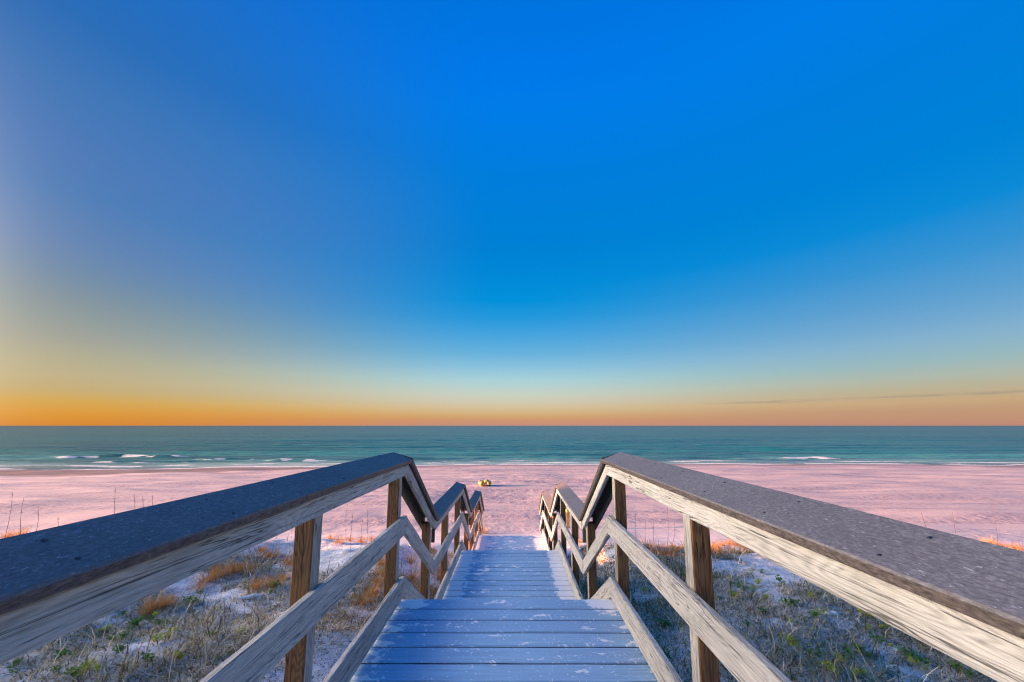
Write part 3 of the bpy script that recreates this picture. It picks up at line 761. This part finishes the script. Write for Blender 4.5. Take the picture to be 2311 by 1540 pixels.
# bare twiggy shrub beside the foot of the stairs
def twig(Vv, Ff, p, d, L, r, depth, rr):
    pts = [p]; q = p.copy(); dd = d.copy()
    for k in range(4):
        dd = (dd+Vector((rr.uniform(-.18, .18), rr.uniform(-.18, .18), 0.05))).normalized(); q = q+dd*L/4; pts.append(q.copy())
    tube(Vv, Ff, pts, r, r*0.5, 4)
    if depth:
        for k in range(3):
            b = pts[rr.randint(1, 4)]; nd = (dd+Vector((rr.uniform(-.7, .7), rr.uniform(-.7, .7), rr.uniform(-.1, .4)))).normalized()
            twig(Vv, Ff, b, nd, L*rr.uniform(0.45, 0.7), r*0.6, depth-1, rr)
rr = random.Random(5); Vv, Ff = [], []
for k in range(9):
    a = rr.uniform(0, 6.28); twig(Vv, Ff, Vector((0.05*math.cos(a), 0.05*math.sin(a), -0.1)), Vector((0.5*math.cos(a)+0.12, 0.4*math.sin(a), 1)).normalized(), rr.uniform(0.5, 0.8), 0.006, 2, rr)
p = Vector((-0.78, 12.35, 0)); p.z = gz(p.x, p.y)
new_thing('bare_shrub', mesh_of('bare_shrub', Vv, Ff, M['twig']), p, label='bare twiggy shrub at the foot of the stairs where they meet the beach', cat='shrub')
for (x, y, sc_) in ((-0.98, 12.2, 1.3), (-0.72, 12.25, 1.0), (-1.12, 12.0, 1.4)):
    new_thing('grass_tuft', tuft_me[1], (x, y, gz(x, y)), random.uniform(0, 6), sc_, label='golden tuft of dry grass round the bare shrub at the foot of the stairs', cat='grass tuft', group='golden grass tufts at the foot of the stairs')

# ------------------------------------------------------------------ small things
# driftwood on the beach
p = hit(1094, 1098)
bm = bmesh.new()
def lump(bm, c, r, sx, rot=0.0):
    m = Matrix.Translation(c) @ Matrix.Rotation(rot, 4, 'Y') @ Matrix.Diagonal((sx, 1, 1, 1))
    bmesh.ops.create_icosphere(bm, subdivisions=3, radius=r, matrix=m)
lump(bm, Vector((-0.20, 0, 0.16)), 0.17, 1.55, 0.10); lump(bm, Vector((0.06, 0.02, 0.24)), 0.15, 1.5, -0.35); lump(bm, Vector((0.30, -0.03, 0.20)), 0.16, 1.0); lump(bm, Vector((-0.36, 0.02, 0.24)), 0.10, 1.2, 0.5)
V = np.array([v.co[:] for v in bm.verts]); dz = 0.035*vnoise(V[:, 0]/0.11+V[:, 2]*4, V[:, 1]/0.09+V[:, 2]*5, 500)
for v, d in zip(bm.verts, dz):
    v.co += v.co.normalized()*d; v.co.y = v.co.y*3.4+0.35
dl = bpy.data.meshes.new('driftwood_log'); bm.to_mesh(dl); bm.free(); dl.shade_smooth(); dl.materials.append(M['log'])
new_thing('driftwood_log', dl, p, label='lumpy golden driftwood log lying alone on the open beach', cat='log')
# golden posts beyond the right handrail
def marker(px, py, h, wd, label, top):
    p = hit(px, py)
    e = bpy.data.objects.new('marker_post', None); COL.objects.link(e); e.location = p; ABS[e] = Matrix.Translation(p); e.empty_display_size = 0.1
    plank('shaft', p+Vector((0, 0, -0.3)), p+Vector((0.0, 0, h)), wd, wd, Vector((0, 1, 0)), M['marker'], e, bev=0.01, jit=0.003)
    if top: plank('post_top', p+Vector((0, 0, h+0.001)), p+Vector((0, 0, h+0.10)), wd*0.8, wd*0.8, Vector((0, 1, 0)), M['marker_top'], e, bev=0.015, seg=3)
    put_props(e, label, 'post')
marker(1281, 1192, 0.58, 0.13, 'stout golden post with a yellow top beside the foot of the stairs', True)
marker(1304, 1216, 0.42, 0.07, 'thin golden stake in the dune sand beside the handrail', False)
# white litter in the dune
def litter(px, py, L, label, rz):
    p = hit(px, py); rr = random.Random(px); Vv = []; Ff = []
    n = 12
    for j, (zz, k) in enumerate(((0.0, 1.0), (0.02, 1.03), (0.032, 0.8))):
        for q in range(n):
            a = 2*math.pi*q/n; r = (1+0.22*math.sin(2*a+1)+0.12*math.sin(5*a+px))*k
            Vv.append((L/2*r*math.cos(a), L/5*r*math.sin(a), zz+0.012*math.sin(a*2)))
    for j in range(2):
        for q in range(n): Ff.append((j*n+q, j*n+(q+1) % n, (j+1)*n+(q+1) % n, (j+1)*n+q))
    Ff.append(tuple(2*n+q for q in range(n))); Ff.append(tuple(range(n-1, -1, -1)))
    p.z += 0.005
    new_thing('litter_piece', mesh_of('litter_piece', Vv, Ff, M['white'], False), p, rz, label=label, cat='litter')
litter(560, 1352, 0.26, 'flat white scrap lying among golden dry grass', 0.3)
litter(1877, 1389, 0.13, 'small white scrap beside lime-yellow plants in the grey grass', -0.3)
# shore bird
p = hit(255, 1050)
Vv, Ff = [], []
tube(Vv, Ff, [Vector((-0.02, 0, -0.02)), Vector((-0.02, 0, 0.16))], 0.010, 0.012); tube(Vv, Ff, [Vector((0.03, 0.02, -0.02)), Vector((0.03, 0.02, 0.16))], 0.010, 0.012)
tube(Vv, Ff, [Vector((0.13, 0, 0.24)), Vector((0.19, 0, 0.40)), Vector((0.23, 0, 0.44))], 0.045, 0.035, 8); tube(Vv, Ff, [Vector((0.22, 0, 0.44)), Vector((0.34, 0, 0.42))], 0.018, 0.004)
bm = bmesh.new()
vv = [bm.verts.new(v) for v in Vv]
for f in Ff: bm.faces.new([vv[i] for i in f])
bmesh.ops.create_icosphere(bm, subdivisions=2, radius=0.1, matrix=Matrix.Translation((0, 0, 0.22)) @ Matrix.Rotation(-0.35, 4, 'Y') @ Matrix.Diagonal((1.9, 0.8, 0.8, 1)))
bmesh.ops.create_icosphere(bm, subdivisions=2, radius=0.045, matrix=Matrix.Translation((0.22, 0, 0.45)))
bmm = bpy.data.meshes.new('shore_bird'); bm.to_mesh(bmm); bm.free(); bmm.shade_smooth(); bmm.materials.append(M['bird'])
new_thing('shore_bird', bmm, p, 0.6, label='small dark bird standing at the edge of the water', cat='bird')
